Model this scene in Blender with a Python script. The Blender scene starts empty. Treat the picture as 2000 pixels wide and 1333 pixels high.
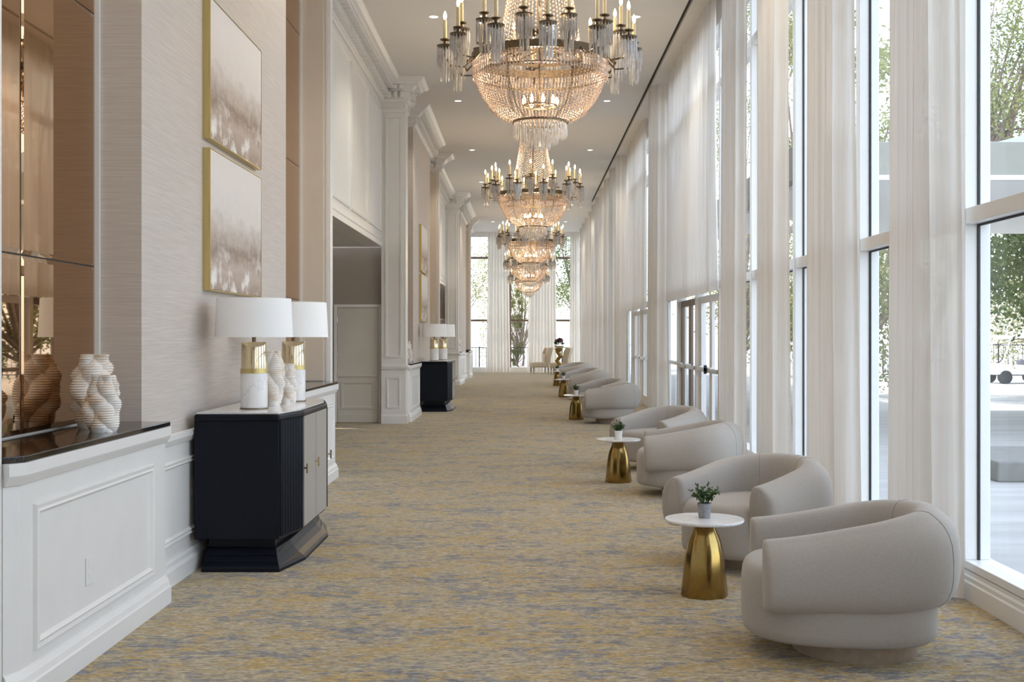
import bpy, math, random
from math import pi, sin, cos, radians as R
from mathutils import Vector, Matrix
random.seed(7)
S = bpy.context.scene
COL = S.collection
# ------------------------------------------------------------------ camera, sky, sun, exposure
FPX, VX, VY, EYE = 2300.0, 1027.0, 658.0, 1.5
cam = bpy.data.cameras.new('camera'); cam.sensor_width = 36.0
cam.lens = FPX / 2000.0 * 36.0
cam.shift_x = -(VX - 1000.0) / 2000.0
cam.shift_y = (VY - 666.5) / 2000.0
cam.clip_end = 400
co = bpy.data.objects.new('camera', cam); COL.objects.link(co)
co.location = (0, 0, EYE); co.rotation_euler = (pi / 2, 0, 0)
S.camera = co
W = bpy.data.worlds.new('sky'); S.world = W; W.use_nodes = True
nt = W.node_tree; nt.nodes.clear()
wo = nt.nodes.new('ShaderNodeOutputWorld'); bg = nt.nodes.new('ShaderNodeBackground')
sky = nt.nodes.new('ShaderNodeTexSky'); sky.sky_type = 'NISHITA'; sky.sun_disc = False
sky.sun_elevation = R(42); sky.sun_rotation = R(-66); sky.air_density = 1.0; sky.dust_density = 2.0; sky.ozone_density = 1.0
mixw = nt.nodes.new('ShaderNodeMixRGB'); mixw.inputs[0].default_value = 0.5; mixw.inputs[2].default_value = (4.5, 4.8, 5.3, 1)
nt.links.new(sky.outputs[0], mixw.inputs[1]); nt.links.new(mixw.outputs[0], bg.inputs[0]); nt.links.new(bg.outputs[0], wo.inputs[0])
bg.inputs[1].default_value = 0.66
sun = bpy.data.lights.new('sun', 'SUN'); sun.energy = 5.0; sun.angle = R(0.6); sun.color = (1.0, 0.94, 0.85)
so = bpy.data.objects.new('sun', sun); COL.objects.link(so); so.location = (-30, 40, 40)
so.rotation_euler = Vector((0.62, -0.28, -0.73)).to_track_quat('-Z', 'Y').to_euler()
S.view_settings.view_transform = 'Standard'; S.view_settings.look = 'None'
S.view_settings.gamma = 1.0; S.view_settings.use_curve_mapping = False
S.view_settings.exposure = 0.27
S.cycles.use_denoising = True
S.cycles.max_bounces = 7; S.cycles.diffuse_bounces = 4; S.cycles.glossy_bounces = 4; S.cycles.transparent_max_bounces = 16
S.cycles.use_adaptive_sampling = True; S.cycles.adaptive_threshold = 0.04
S.cycles.sample_clamp_indirect = 6.0
DOWNLIGHT_W = 76.0
CHAND_W = 27.0

# ------------------------------------------------------------------ materials
MATS = {}
def newmat(name):
    m = bpy.data.materials.new(name); m.use_nodes = True
    MATS[name] = m
    return m, m.node_tree, m.node_tree.nodes['Principled BSDF']
def setp(b, col=None, rough=None, metal=None, spec=None, **k):
    if col is not None: b.inputs['Base Color'].default_value = (*col, 1)
    if rough is not None: b.inputs['Roughness'].default_value = rough
    if metal is not None: b.inputs['Metallic'].default_value = metal
    if spec is not None: b.inputs['Specular IOR Level'].default_value = spec
    for n, v in k.items(): b.inputs[n].default_value = v
def nd(t, typ, **k):
    n = t.nodes.new(typ)
    for a, v in k.items(): setattr(n, a, v)
    return n
def coords(t, scale=(1, 1, 1), kind='Object'):
    tc = nd(t, 'ShaderNodeTexCoord'); mp = nd(t, 'ShaderNodeMapping')
    mp.inputs['Scale'].default_value = scale
    t.links.new(tc.outputs[kind], mp.inputs[0])
    return mp.outputs[0]
def noise(t, vec, scale, detail=2.0, rough=0.5):
    n = nd(t, 'ShaderNodeTexNoise'); n.inputs['Scale'].default_value = scale
    n.inputs['Detail'].default_value = detail; n.inputs['Roughness'].default_value = rough
    t.links.new(vec, n.inputs['Vector']); return n.outputs[0]
def ramp(t, fac, stops, interp='LINEAR'):
    r = nd(t, 'ShaderNodeValToRGB'); r.color_ramp.interpolation = interp
    e = r.color_ramp.elements
    while len(e) < len(stops): e.new(0.5)
    for i, (p, c) in enumerate(stops):
        e[i].position = p; e[i].color = (*c, 1)
    t.links.new(fac, r.inputs[0]); return r.outputs[0]
def bump(t, b, h, strength=0.2, dist=0.01):
    n = nd(t, 'ShaderNodeBump'); n.inputs['Strength'].default_value = strength; n.inputs['Distance'].default_value = dist
    t.links.new(h, n.inputs['Height']); t.links.new(n.outputs[0], b.inputs['Normal'])
def mixc(t, fac, a, b, mode='MIX'):
    n = nd(t, 'ShaderNodeMixRGB', blend_type=mode)
    for i, v in enumerate((fac, a, b)):
        if isinstance(v, (int, float)): n.inputs[i].default_value = v
        elif isinstance(v, tuple): n.inputs[i].default_value = (*v, 1)
        else: t.links.new(v, n.inputs[i])
    return n.outputs[0]
def plain(name, col, rough=0.5, metal=0.0, spec=0.5, var=0.04, scale=6.0, **k):
    m, t, b = newmat(name); setp(b, col, rough, metal, spec, **k)
    n = noise(t, coords(t), scale, 3)
    lo = tuple(max(0, c * (1 - var)) for c in col); hi = tuple(min(1, c * (1 + var)) for c in col)
    t.links.new(ramp(t, n, [(0.3, lo), (0.7, hi)]), b.inputs['Base Color'])
    return m

plain('white_paint', (0.80, 0.78, 0.755), 0.38, var=0.015)
plain('frame_paint', (0.83, 0.82, 0.80), 0.35, var=0.015)
plain('ceiling_paint', (0.76, 0.735, 0.70), 0.8, var=0.01)
plain('cream_paint', (0.70, 0.635, 0.545), 0.5, var=0.02)
plain('taupe_paint', (0.36, 0.315, 0.265), 0.7, var=0.03)
plain('door_paint', (0.66, 0.62, 0.55), 0.45, var=0.015)
plain('navy_lacquer', (0.004, 0.006, 0.012), 0.34, spec=0.2, var=0.1)
plain('dark_gasket', (0.02, 0.02, 0.02), 0.6)
plain('bronze_frame', (0.20, 0.155, 0.12), 0.4, metal=0.5)
plain('bronze_ring', (0.17, 0.13, 0.085), 0.35, metal=0.85, var=0.2, scale=40)
plain('candle_sleeve', (0.78, 0.60, 0.33), 0.5, var=0.06, scale=30)
plain('black_iron', (0.015, 0.015, 0.016), 0.45)
plain('black_plastic', (0.02, 0.02, 0.02), 0.4)
plain('dark_wood', (0.035, 0.02, 0.013), 0.35)
plain('plinth_wood', (0.42, 0.33, 0.25), 0.55, var=0.12, scale=25)
plain('linen_shade', (0.94, 0.94, 0.935), 0.8, var=0.01)
plain('white_ceramic', (0.82, 0.81, 0.79), 0.3, var=0.02)
plain('cart_white', (0.85, 0.86, 0.87), 0.3, var=0.01)
plain('tyre', (0.03, 0.03, 0.033), 0.8)
plain('cart_seat', (0.12, 0.12, 0.16), 0.6)
plain('canopy_fascia', (0.30, 0.295, 0.25), 0.7, var=0.03)
plain('roof_grey', (0.50, 0.53, 0.58), 0.6, var=0.05)
plain('canopy_white', (0.86, 0.86, 0.84), 0.6, var=0.01)
plain('curb_concrete', (0.22, 0.215, 0.20), 0.85, var=0.1)
plain('flower_purple', (0.22, 0.03, 0.10), 0.6, var=0.5, scale=30)
plain('slot_black', (0.035, 0.032, 0.03), 0.7)
plain('soil', (0.03, 0.022, 0.015), 0.9)
plain('bench_wood', (0.10, 0.075, 0.06), 0.7)

# metals
for nm, c, r in (('polished_brass', (0.76, 0.64, 0.44), 0.07), ('gold_frame', (0.62, 0.50, 0.22), 0.36), ('satin_gold', (0.34, 0.225, 0.075), 0.18), ('steel', (0.6, 0.6, 0.6), 0.25)):
    m, t, b = newmat(nm); setp(b, c, r, 1.0)
    n = noise(t, coords(t, (60, 60, 1)), 4, 2)
    t.links.new(ramp(t, n, [(0.3, tuple(x * .9 for x in c)), (0.7, tuple(min(1, x * 1.08) for x in c))]), b.inputs['Base Color'])
m, t, b = newmat('bronze_mirror'); setp(b, (0.50, 0.31, 0.17), 0.015, 1.0)
n = noise(t, coords(t), 1.5, 1)
t.links.new(ramp(t, n, [(0.3, (0.49, 0.305, 0.165)), (0.7, (0.51, 0.32, 0.178))]), b.inputs['Base Color'])

# carpet: short woven streaks running across the corridor in tan, gold and slate
m, t, b = newmat('carpet'); setp(b, rough=0.95, spec=0.1, **{'Sheen Weight': 0.28, 'Sheen Roughness': 0.35, 'Sheen Tint': (1.0, 0.86, 0.62, 1)})
v = coords(t, (15, 42, 1)); v2 = coords(t, (40, 110, 1)); vp = coords(t, (1, 1.5, 1))
base = ramp(t, noise(t, v, 1.0, 3, 0.6), [(0.33, (0.21, 0.185, 0.155)), (0.44, (0.36, 0.305, 0.225)), (0.55, (0.475, 0.40, 0.28)), (0.68, (0.585, 0.505, 0.38))])
gold = ramp(t, noise(t, coords(t, (13.3, 37, 1)), 1.0, 2, 0.6), [(0.45, (0.40, 0.28, 0.12)), (0.6, (0.53, 0.39, 0.185))])
blue = ramp(t, noise(t, coords(t, (17, 45, 1)), 1.0, 2, 0.6), [(0.4, (0.155, 0.155, 0.172)), (0.62, (0.30, 0.30, 0.32))])
mg = noise(t, coords(t, (8.5, 17, 1)), 1.0, 5, 0.72)
mg = mixc(t, 0.3, mg, noise(t, coords(t, (1.8, 3.6, 1)), 1.0, 2, 0.5))
mg = ramp(t, mg, [(0.49, (0, 0, 0)), (0.56, (1, 1, 1))])
mb = noise(t, coords(t, (7.2, 15.5, 1.3)), 1.0, 5, 0.74)
mb = mixc(t, 0.3, mb, noise(t, coords(t, (1.5, 3.1, 2)), 1.0, 2, 0.5))
mb = ramp(t, mb, [(0.515, (0, 0, 0)), (0.56, (1, 1, 1))])
c1 = mixc(t, mg, base, gold); c2 = mixc(t, mb, c1, blue)
fine = ramp(t, noise(t, v2, 1.0, 2), [(0.3, (0.66, 0.66, 0.66)), (0.7, (1.25, 1.25, 1.25))])
c3 = mixc(t, 1.0, c2, fine, 'MULTIPLY')
t.links.new(c3, b.inputs['Base Color']); bump(t, b, noise(t, v2, 2.0, 2), 0.5, 0.006)

# grasscloth wallpaper: fine uneven horizontal threads
m, t, b = newmat('grasscloth'); setp(b, rough=0.75, spec=0.2)
th = noise(t, coords(t, (3.5, 3.5, 240)), 1.0, 1.5, 0.5)
t.links.new(ramp(t, th, [(0.3, (0.545, 0.485, 0.435)), (0.55, (0.60, 0.54, 0.49)), (0.75, (0.645, 0.59, 0.54))]), b.inputs['Base Color'])
bump(t, b, th, 0.35, 0.004)

# polished stones
m, t, b = newmat('black_granite'); setp(b, rough=0.06, spec=0.6)
t.links.new(ramp(t, noise(t, coords(t), 90, 4, 0.7), [(0.4, (0.012, 0.010, 0.009)), (0.6, (0.03, 0.024, 0.02)), (0.8, (0.14, 0.10, 0.07))]), b.inputs['Base Color'])
m, t, b = newmat('white_marble'); setp(b, rough=0.12)
vv = noise(t, coords(t, (1, 1, .6)), 5, 6, 0.65)
t.links.new(ramp(t, vv, [(0.40, (0.82, 0.81, 0.80)), (0.485, (0.80, 0.79, 0.78)), (0.505, (0.68, 0.68, 0.685)), (0.53, (0.80, 0.79, 0.78)), (0.7, (0.86, 0.85, 0.84))]), b.inputs['Base Color'])
m, t, b = newmat('onyx_white'); setp(b, rough=0.42)
vv = noise(t, coords(t, (1, 1, 2.5)), 7, 4, 0.6)
t.links.new(ramp(t, vv, [(0.35, (0.72, 0.60, 0.48)), (0.5, (0.82, 0.77, 0.71)), (0.65, (0.86, 0.84, 0.82))]), b.inputs['Base Color'])
m, t, b = newmat('grey_concrete'); setp(b, rough=0.85)
t.links.new(ramp(t, noise(t, coords(t), 60, 4, 0.7), [(0.3, (0.20, 0.20, 0.21)), (0.7, (0.36, 0.36, 0.37))]), b.inputs['Base Color'])

# upholstery
def fabric(nm, a, c, sc=420):
    m, t, b = newmat(nm); setp(b, rough=0.9, spec=0.15, **{'Sheen Weight': 0.25})
    w = noise(t, coords(t), sc, 2, 0.7); w2 = noise(t, coords(t, (1, 1, 3)), 60, 3, .6)
    t.links.new(mixc(t, 0.35, ramp(t, w, [(0.3, a), (0.7, c)]), ramp(t, w2, [(0.3, a), (0.7, c)])), b.inputs['Base Color'])
    bump(t, b, w, 0.25, 0.002)
fabric('chair_fabric', (0.35, 0.32, 0.285), (0.47, 0.435, 0.395))
fabric('cream_fabric', (0.56, 0.46, 0.33), (0.68, 0.57, 0.43))
fabric('panel_linen', (0.27, 0.245, 0.21), (0.37, 0.335, 0.29), 200)
plain('seam_thread', (0.24, 0.205, 0.18), 0.9)

# sheer curtain cloth: one layer, and the denser gathered bundles
def sheermat(nm, a, c, trf, tpf):
    m, t, b = newmat(nm); t.nodes.remove(b); out = t.nodes['Material Output']
    cc = ramp(t, noise(t, coords(t, (90, 90, 1.2)), 1.0, 2), [(0.3, a), (0.7, c)])
    d = nd(t, 'ShaderNodeBsdfDiffuse'); tr = nd(t, 'ShaderNodeBsdfTranslucent'); tp = nd(t, 'ShaderNodeBsdfTransparent')
    t.links.new(cc, d.inputs[0]); t.links.new(cc, tr.inputs[0]); tp.inputs[0].default_value = (.95, .94, .92, 1)
    mx = nd(t, 'ShaderNodeMixShader'); mx.inputs[0].default_value = trf; t.links.new(d.outputs[0], mx.inputs[1]); t.links.new(tr.outputs[0], mx.inputs[2])
    mx2 = nd(t, 'ShaderNodeMixShader'); mx2.inputs[0].default_value = tpf; t.links.new(mx.outputs[0], mx2.inputs[1]); t.links.new(tp.outputs[0], mx2.inputs[2])
    t.links.new(mx2.outputs[0], out.inputs[0])
sheermat('sheer', (0.78, 0.75, 0.71), (0.85, 0.825, 0.79), 0.34, 0.07)
sheermat('sheer_gathered', (0.78, 0.735, 0.68), (0.83, 0.79, 0.74), 0.18, 0.03)

# window glass: clear pane with a mirror film by Fresnel
def glassmat(nm, tint, fr=1.45):
    m, t, b = newmat(nm); t.nodes.remove(b); out = t.nodes['Material Output']
    tp = nd(t, 'ShaderNodeBsdfTransparent'); g = nd(t, 'ShaderNodeBsdfGlossy'); g.inputs['Roughness'].default_value = 0.01
    lw = nd(t, 'ShaderNodeLayerWeight'); lw.inputs[0].default_value = 0.5
    pw = nd(t, 'ShaderNodeMath', operation='POWER'); t.links.new(lw.outputs['Facing'], pw.inputs[0]); pw.inputs[1].default_value = 5.0
    f = nd(t, 'ShaderNodeMath', operation='MULTIPLY_ADD'); t.links.new(pw.outputs[0], f.inputs[0]); f.inputs[1].default_value = fr; f.inputs[2].default_value = 0.02
    n = noise(t, coords(t), 2.0, 1)
    t.links.new(ramp(t, n, [(0.3, tint), (0.7, tuple(min(1, x * 1.01) for x in tint))]), tp.inputs[0])
    mx = nd(t, 'ShaderNodeMixShader'); t.links.new(f.outputs[0], mx.inputs[0]); t.links.new(tp.outputs[0], mx.inputs[1]); t.links.new(g.outputs[0], mx.inputs[2])
    t.links.new(mx.outputs[0], out.inputs[0])
glassmat('window_glass', (0.96, 0.975, 0.975), 0.45)
# crystal: bright facets with a little see-through
def crystal(nm, c, tpf, trf, rough):
    m, t, b = newmat(nm); out = t.nodes['Material Output']
    setp(b, c, rough, 0.0, 0.9)
    n = noise(t, coords(t), 25, 2)
    cc = ramp(t, n, [(0.35, tuple(x * .72 for x in c)), (0.65, c)])
    t.links.new(cc, b.inputs['Base Color'])
    tr = nd(t, 'ShaderNodeBsdfTranslucent'); t.links.new(cc, tr.inputs[0])
    tp = nd(t, 'ShaderNodeBsdfTransparent'); tp.inputs[0].default_value = (.97, .96, .95, 1)
    a = nd(t, 'ShaderNodeMixShader'); a.inputs[0].default_value = trf; t.links.new(b.outputs[0], a.inputs[1]); t.links.new(tr.outputs[0], a.inputs[2])
    a2 = nd(t, 'ShaderNodeMixShader'); a2.inputs[0].default_value = tpf; t.links.new(a.outputs[0], a2.inputs[1]); t.links.new(tp.outputs[0], a2.inputs[2])
    t.links.new(a2.outputs[0], out.inputs[0])
crystal('crystal_bead', (0.68, 0.545, 0.47), 0.22, 0.22, 0.06)
crystal('crystal_prism', (0.72, 0.70, 0.68), 0.42, 0.15, 0.04)

def emit(nm, c, s):
    m, t, b = newmat(nm); setp(b, c, 0.4)
    b.inputs['Emission Strength'].default_value = s
    n = noise(t, coords(t), 3, 1)
    t.links.new(ramp(t, n, [(0.2, c), (0.8, tuple(min(1, x * 1.03) for x in c))]), b.inputs['Emission Color'])
emit('candle_bulb', (1.0, 0.80, 0.46), 9.0)
emit('downlight_lens', (1.0, 0.95, 0.85), 3.0)

# painting: pale washed horizon abstract
m, t, b = newmat('canvas_art'); setp(b, rough=0.7)
tc = nd(t, 'ShaderNodeTexCoord'); sp = nd(t, 'ShaderNodeSeparateXYZ'); t.links.new(tc.outputs['Generated'], sp.inputs[0])
wv = noise(t, coords(t, (1, 3, 6)), 1.6, 6, 0.65)
ad = nd(t, 'ShaderNodeMath', operation='MULTIPLY_ADD'); ad.inputs[1].default_value = 0.34; t.links.new(wv, ad.inputs[0]); t.links.new(sp.outputs[2], ad.inputs[2])
grad = ramp(t, ad.outputs[0], [(0.18, (0.37, 0.28, 0.22)), (0.34, (0.50, 0.41, 0.345)), (0.47, (0.30, 0.22, 0.17)), (0.58, (0.48, 0.41, 0.355)), (0.76, (0.68, 0.63, 0.59)), (1.0, (0.73, 0.685, 0.65))])
blot = noise(t, coords(t, (1, 2.2, 2.6)), 2.2, 4, 0.6)
bm_ = ramp(t, blot, [(0.54, (0, 0, 0)), (0.66, (1, 1, 1))])
c1 = mixc(t, mixc(t, 1.0, bm_, ramp(t, sp.outputs[2], [(0.05, (1, 1, 1)), (0.42, (0, 0, 0))]), 'MULTIPLY'), grad, (0.83, 0.80, 0.77))
t.links.new(c1, b.inputs['Base Color'])

# outdoors
m, t, b = newmat('pavement'); setp(b, rough=0.85)
t.links.new(ramp(t, noise(t, coords(t, (.25, 1.2, 1)), 2.2, 5, 0.6), [(0.3, (0.36, 0.35, 0.34)), (0.7, (0.50, 0.49, 0.47))]), b.inputs['Base Color'])
def leafmat(nm, a, c):
    m, t, b = newmat(nm); out = t.nodes['Material Output']; setp(b, rough=0.6)
    cc = ramp(t, noise(t, coords(t), 2.5, 3), [(0.3, a), (0.7, c)])
    t.links.new(cc, b.inputs['Base Color'])
    tr = nd(t, 'ShaderNodeBsdfTranslucent'); t.links.new(cc, tr.inputs[0])
    mx = nd(t, 'ShaderNodeMixShader'); mx.inputs[0].default_value = 0.45; t.links.new(b.outputs[0], mx.inputs[1]); t.links.new(tr.outputs[0], mx.inputs[2])
    t.links.new(mx.outputs[0], out.inputs[0])
leafmat('leaf_dark', (0.035, 0.065, 0.014), (0.13, 0.18, 0.04))
leafmat('leaf_pale', (0.17, 0.18, 0.07), (0.36, 0.35, 0.15))
leafmat('leaf_pine', (0.15, 0.18, 0.06), (0.36, 0.37, 0.15))
leafmat('leaf_pot', (0.028, 0.065, 0.018), (0.10, 0.17, 0.055))
plain('bark', (0.22, 0.16, 0.13), 0.9, var=0.35, scale=18)
M = MATS

# ------------------------------------------------------------------ mesh helpers
class MB:
    def __init__(s): s.v = []; s.f = []
    def add(s, vs, fs):
        o = len(s.v); s.v += [tuple(p) for p in vs]; s.f += [tuple(i + o for i in f) for f in fs]; return s
    def box(s, x0, x1, y0, y1, z0, z1, mat=None):
        vs = [(x, y, z) for z in (z0, z1) for y in (y0, y1) for x in (x0, x1)]
        if mat is not None: vs = [mat @ Vector(p) for p in vs]
        return s.add(vs, [(0, 2, 3, 1), (4, 5, 7, 6), (0, 1, 5, 4), (2, 6, 7, 3), (0, 4, 6, 2), (1, 3, 7, 5)])
    def prism(s, poly, z0, z1):
        a = sum(poly[i][0] * poly[(i + 1) % len(poly)][1] - poly[(i + 1) % len(poly)][0] * poly[i][1] for i in range(len(poly)))
        if a < 0: poly = poly[::-1]
        n = len(poly)
        return s.add([(x, y, z0) for x, y in poly] + [(x, y, z1) for x, y in poly],
                     [tuple(range(n - 1, -1, -1)), tuple(range(n, 2 * n))] + [(i, (i + 1) % n, n + (i + 1) % n, n + i) for i in range(n)])
    def loft(s, rings, closed=True, cap=True):
        n = len(rings[0]); o = len(s.v)
        for r in rings: s.v += [tuple(p) for p in r]
        for i in range(len(rings) - 1):
            for j in range(n if closed else n - 1):
                k = (j + 1) % n
                s.f.append((o + i * n + j, o + i * n + k, o + (i + 1) * n + k, o + (i + 1) * n + j))
        if cap and closed:
            s.f.append(tuple(o + j for j in range(n - 1, -1, -1)))
            e = o + (len(rings) - 1) * n; s.f.append(tuple(e + j for j in range(n)))
        return s
    def lathe(s, prof, seg=24, c=(0, 0), cap=True):
        return s.loft([[(c[0] + r * cos(2 * pi * j / seg), c[1] + r * sin(2 * pi * j / seg), z) for j in range(seg)] for r, z in prof], True, cap)
    def tube(s, pts, r, seg=6, cap=True, closed=False):
        pts = [Vector(p) for p in pts]; n = len(pts); rings = []
        rs = r if isinstance(r, (list, tuple)) else [r] * n
        for i, p in enumerate(pts):
            if closed: d = pts[(i + 1) % n] - pts[i - 1]
            else: d = (pts[min(i + 1, n - 1)] - pts[max(i - 1, 0)])
            d.normalize(); u = d.cross(Vector((0, 0, 1)))
            if u.length < 1e-3: u = Vector((1, 0, 0))
            u.normalize(); w = u.cross(d)
            rings.append([p + (u * cos(2 * pi * k / seg) + w * sin(2 * pi * k / seg)) * rs[i] for k in range(seg)])
        if closed: rings.append(rings[0]); cap = False
        return s.loft(rings, True, cap)
    def sweep(s, path, prof, closed_prof=True):
        # path: plan points, profile (d, z): d to the right of travel, mitred corners
        n = len(path); rings = []
        for i in range(n):
            p = Vector(path[i])
            ds = []
            if i > 0: ds.append((p - Vector(path[i - 1])).normalized())
            if i < n - 1: ds.append((Vector(path[i + 1]) - p).normalized())
            ns = [Vector((d.y, -d.x)) for d in ds]
            if len(ns) == 2:
                b = (ns[0] + ns[1]); b = b / max(0.3, b.dot(ns[0])) if b.length > 1e-6 else ns[0]
            else: b = ns[0]
            rings.append([(p.x + b.x * d, p.y + b.y * d, z) for d, z in prof])
        return s.loft(rings, closed_prof, True)
    def frame(s, u0, u1, w0, w1, width, put):
        # picture-frame moulding: put(u, w, depth) -> point
        prof = [(0, 0), (0.15, 1.0), (0.5, 0.75), (0.7, 1.0), (1, 0)]
        rings = []
        for (cu, cw, su, sw) in ((u0, w0, 1, 1), (u1, w0, -1, 1), (u1, w1, -1, -1), (u0, w1, 1, -1), (u0, w0, 1, 1)):
            rings.append([put(cu + su * a * width, cw + sw * a * width, h) for a, h in prof])
        return s.loft(rings, False, False)
    def build(s, name, mat, parent=None, smooth=False, bevel=0.0, loc=None):
        me = bpy.data.meshes.new(name); me.from_pydata(s.v, [], s.f); me.update()
        if smooth: me.polygons.foreach_set('use_smooth', [True] * len(me.polygons))
        me.materials.append(M[mat])
        o = bpy.data.objects.new(name, me); COL.objects.link(o)
        if parent is not None: o.parent = parent
        if loc: o.location = loc
        if bevel:
            md = o.modifiers.new('bevel', 'BEVEL'); md.width = bevel; md.segments = 2; md.limit_method = 'ANGLE'
        return o
def smooth_by(o, ang=40):
    me = o.data
    me.polygons.foreach_set('use_smooth', [True] * len(me.polygons))
    if hasattr(me, 'set_sharp_from_angle'): me.set_sharp_from_angle(angle=R(ang))
    return o
def empty(name, loc=(0, 0, 0), rz=0):
    o = bpy.data.objects.new(name, None); COL.objects.link(o); o.location = loc; o.rotation_euler = (0, 0, rz); o.empty_display_size = 0.2
    return o
def tag(o, label, cat, group=None):
    o['label'] = label; o['category'] = cat
    if group: o['group'] = group
    return o
def struct(o): o['kind'] = 'structure'; return o
def stuff(o): o['kind'] = 'stuff'; return o
def kids(o): return KIDS.get(o.name, [])
def copy_tree(o, parent=None):
    c = o.copy(); COL.objects.link(c); c.parent = parent
    for ch in list(o.children): copy_tree(ch, c)
    return c
def dup(root, loc, rz=0, label=None):
    c = copy_tree(root); c.location = loc; c.rotation_euler = (0, 0, rz)
    if label: c['label'] = label
    return c
ORD = ['first', 'second', 'third', 'fourth', 'fifth', 'sixth', 'seventh', 'eighth', 'ninth', 'tenth', 'eleventh', 'twelfth', 'thirteenth', 'fourteenth', 'fifteenth', 'sixteenth', 'seventeenth', 'eighteenth', 'nineteenth', 'twentieth']
# ------------------------------------------------------------------ the setting
H, YB, YF = 5.92, -5.0, 49.6
XB, XM, XP, XH = -2.17, -2.43, -2.07, -2.49      # left wall planes: paper bay, mirror niche, pier, header
XR = 2.53                                         # room face of the window frames
XG = 2.61                                         # glass
struct(MB().box(-6, 2.75, YB, YF + .1, -.12, 0).build('floor', 'carpet'))
ceil_o = MB()
SX0, SX1, SY1 = 2.14, 2.20, 38.6                  # linear air slot in the ceiling
ceil_o.box(-6, SX0, YB, YF + .2, H, H + .25).box(SX1, 2.9, YB, YF + .2, H, H + .25).box(SX0, SX1, SY1, YF + .2, H, H + .25)
ceil_o = struct(ceil_o.build('ceiling', 'ceiling_paint'))
MB().box(SX0, SX1, YB, SY1, H + .05, H + .25).build('air_slot', 'slot_black', ceil_o)

def bays():
    for k in range(3): yield k, 16.0 * k
def mold(parent, plane, u0, u1, w0, w1, width=.045, depth=.018, mat='white_paint', axis='x'):
    # rectangular panel moulding on a wall; axis x: wall faces +X at X=plane (u = Y), axis y: wall faces -Y at Y=plane (u = X)
    if axis == 'x': put = lambda u, w, h: (plane + h * depth, u, w)
    else: put = lambda u, w, h: (u, plane - h * depth, w)
    return MB().frame(u0, u1, w0, w1, width, put).build('panel_molding', mat, parent)

CORN = [(0, 5.54), (.035, 5.54), (.04, 5.575), (.07, 5.59), (.075, 5.70), (.12, 5.715), (.125, 5.74), (.19, 5.80), (.24, 5.815), (.245, 5.845), (.29, 5.86), (.34, 5.90), (.345, H), (0, H)]
BASE = [(0, 0), (.035, 0), (.035, .095), (.03, .105), (.022, .115), (.02, .14), (.01, .155), (0, .155)]
path = [(-2.49, YB), (-2.49, 4.29)]
for k, o in bays():
    path += [(XP, o + 4.29), (XP, o + 4.65), (XM, o + 4.65), (XM, o + 6.65), (XB, o + 6.65), (XB, o + 10.65), (XM, o + 10.65), (XM, o + 12.65), (-2.10, o + 12.65), (-2.10, o + 12.80), (XH, o + 12.80)]
    path += [(XH, o + 20.29)] if k < 2 else [(XH, YF)]
cor = struct(MB().sweep(path, CORN).build('trim_1', 'white_paint'))
den = MB(); egg = MB()
for i in range(len(path) - 1):
    (xa, ya), (xb, yb) = path[i], path[i + 1]
    L = math.hypot(xb - xa, yb - ya); dx, dy = (xb - xa) / L, (yb - ya) / L; nx, ny = dy, -dx
    n = int(L / .105)
    if L < .3 or max(ya, yb) < 4: n = 0
    for j in range(n):
        s_ = (j + .5) * L / n; cx, cy = xa + dx * s_, ya + dy * s_
        m4 = Matrix(((dx, nx, 0, cx), (dy, ny, 0, cy), (0, 0, 1, 0), (0, 0, 0, 1)))
        den.box(-.028, .028, .06, .150, 5.60, 5.70, m4)
        egg.box(-.030, .030, .13, .232, 5.735, 5.80, m4)
stuff(den.build('dentils', 'white_paint', cor)); stuff(egg.build('modillions', 'white_paint', cor))

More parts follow.
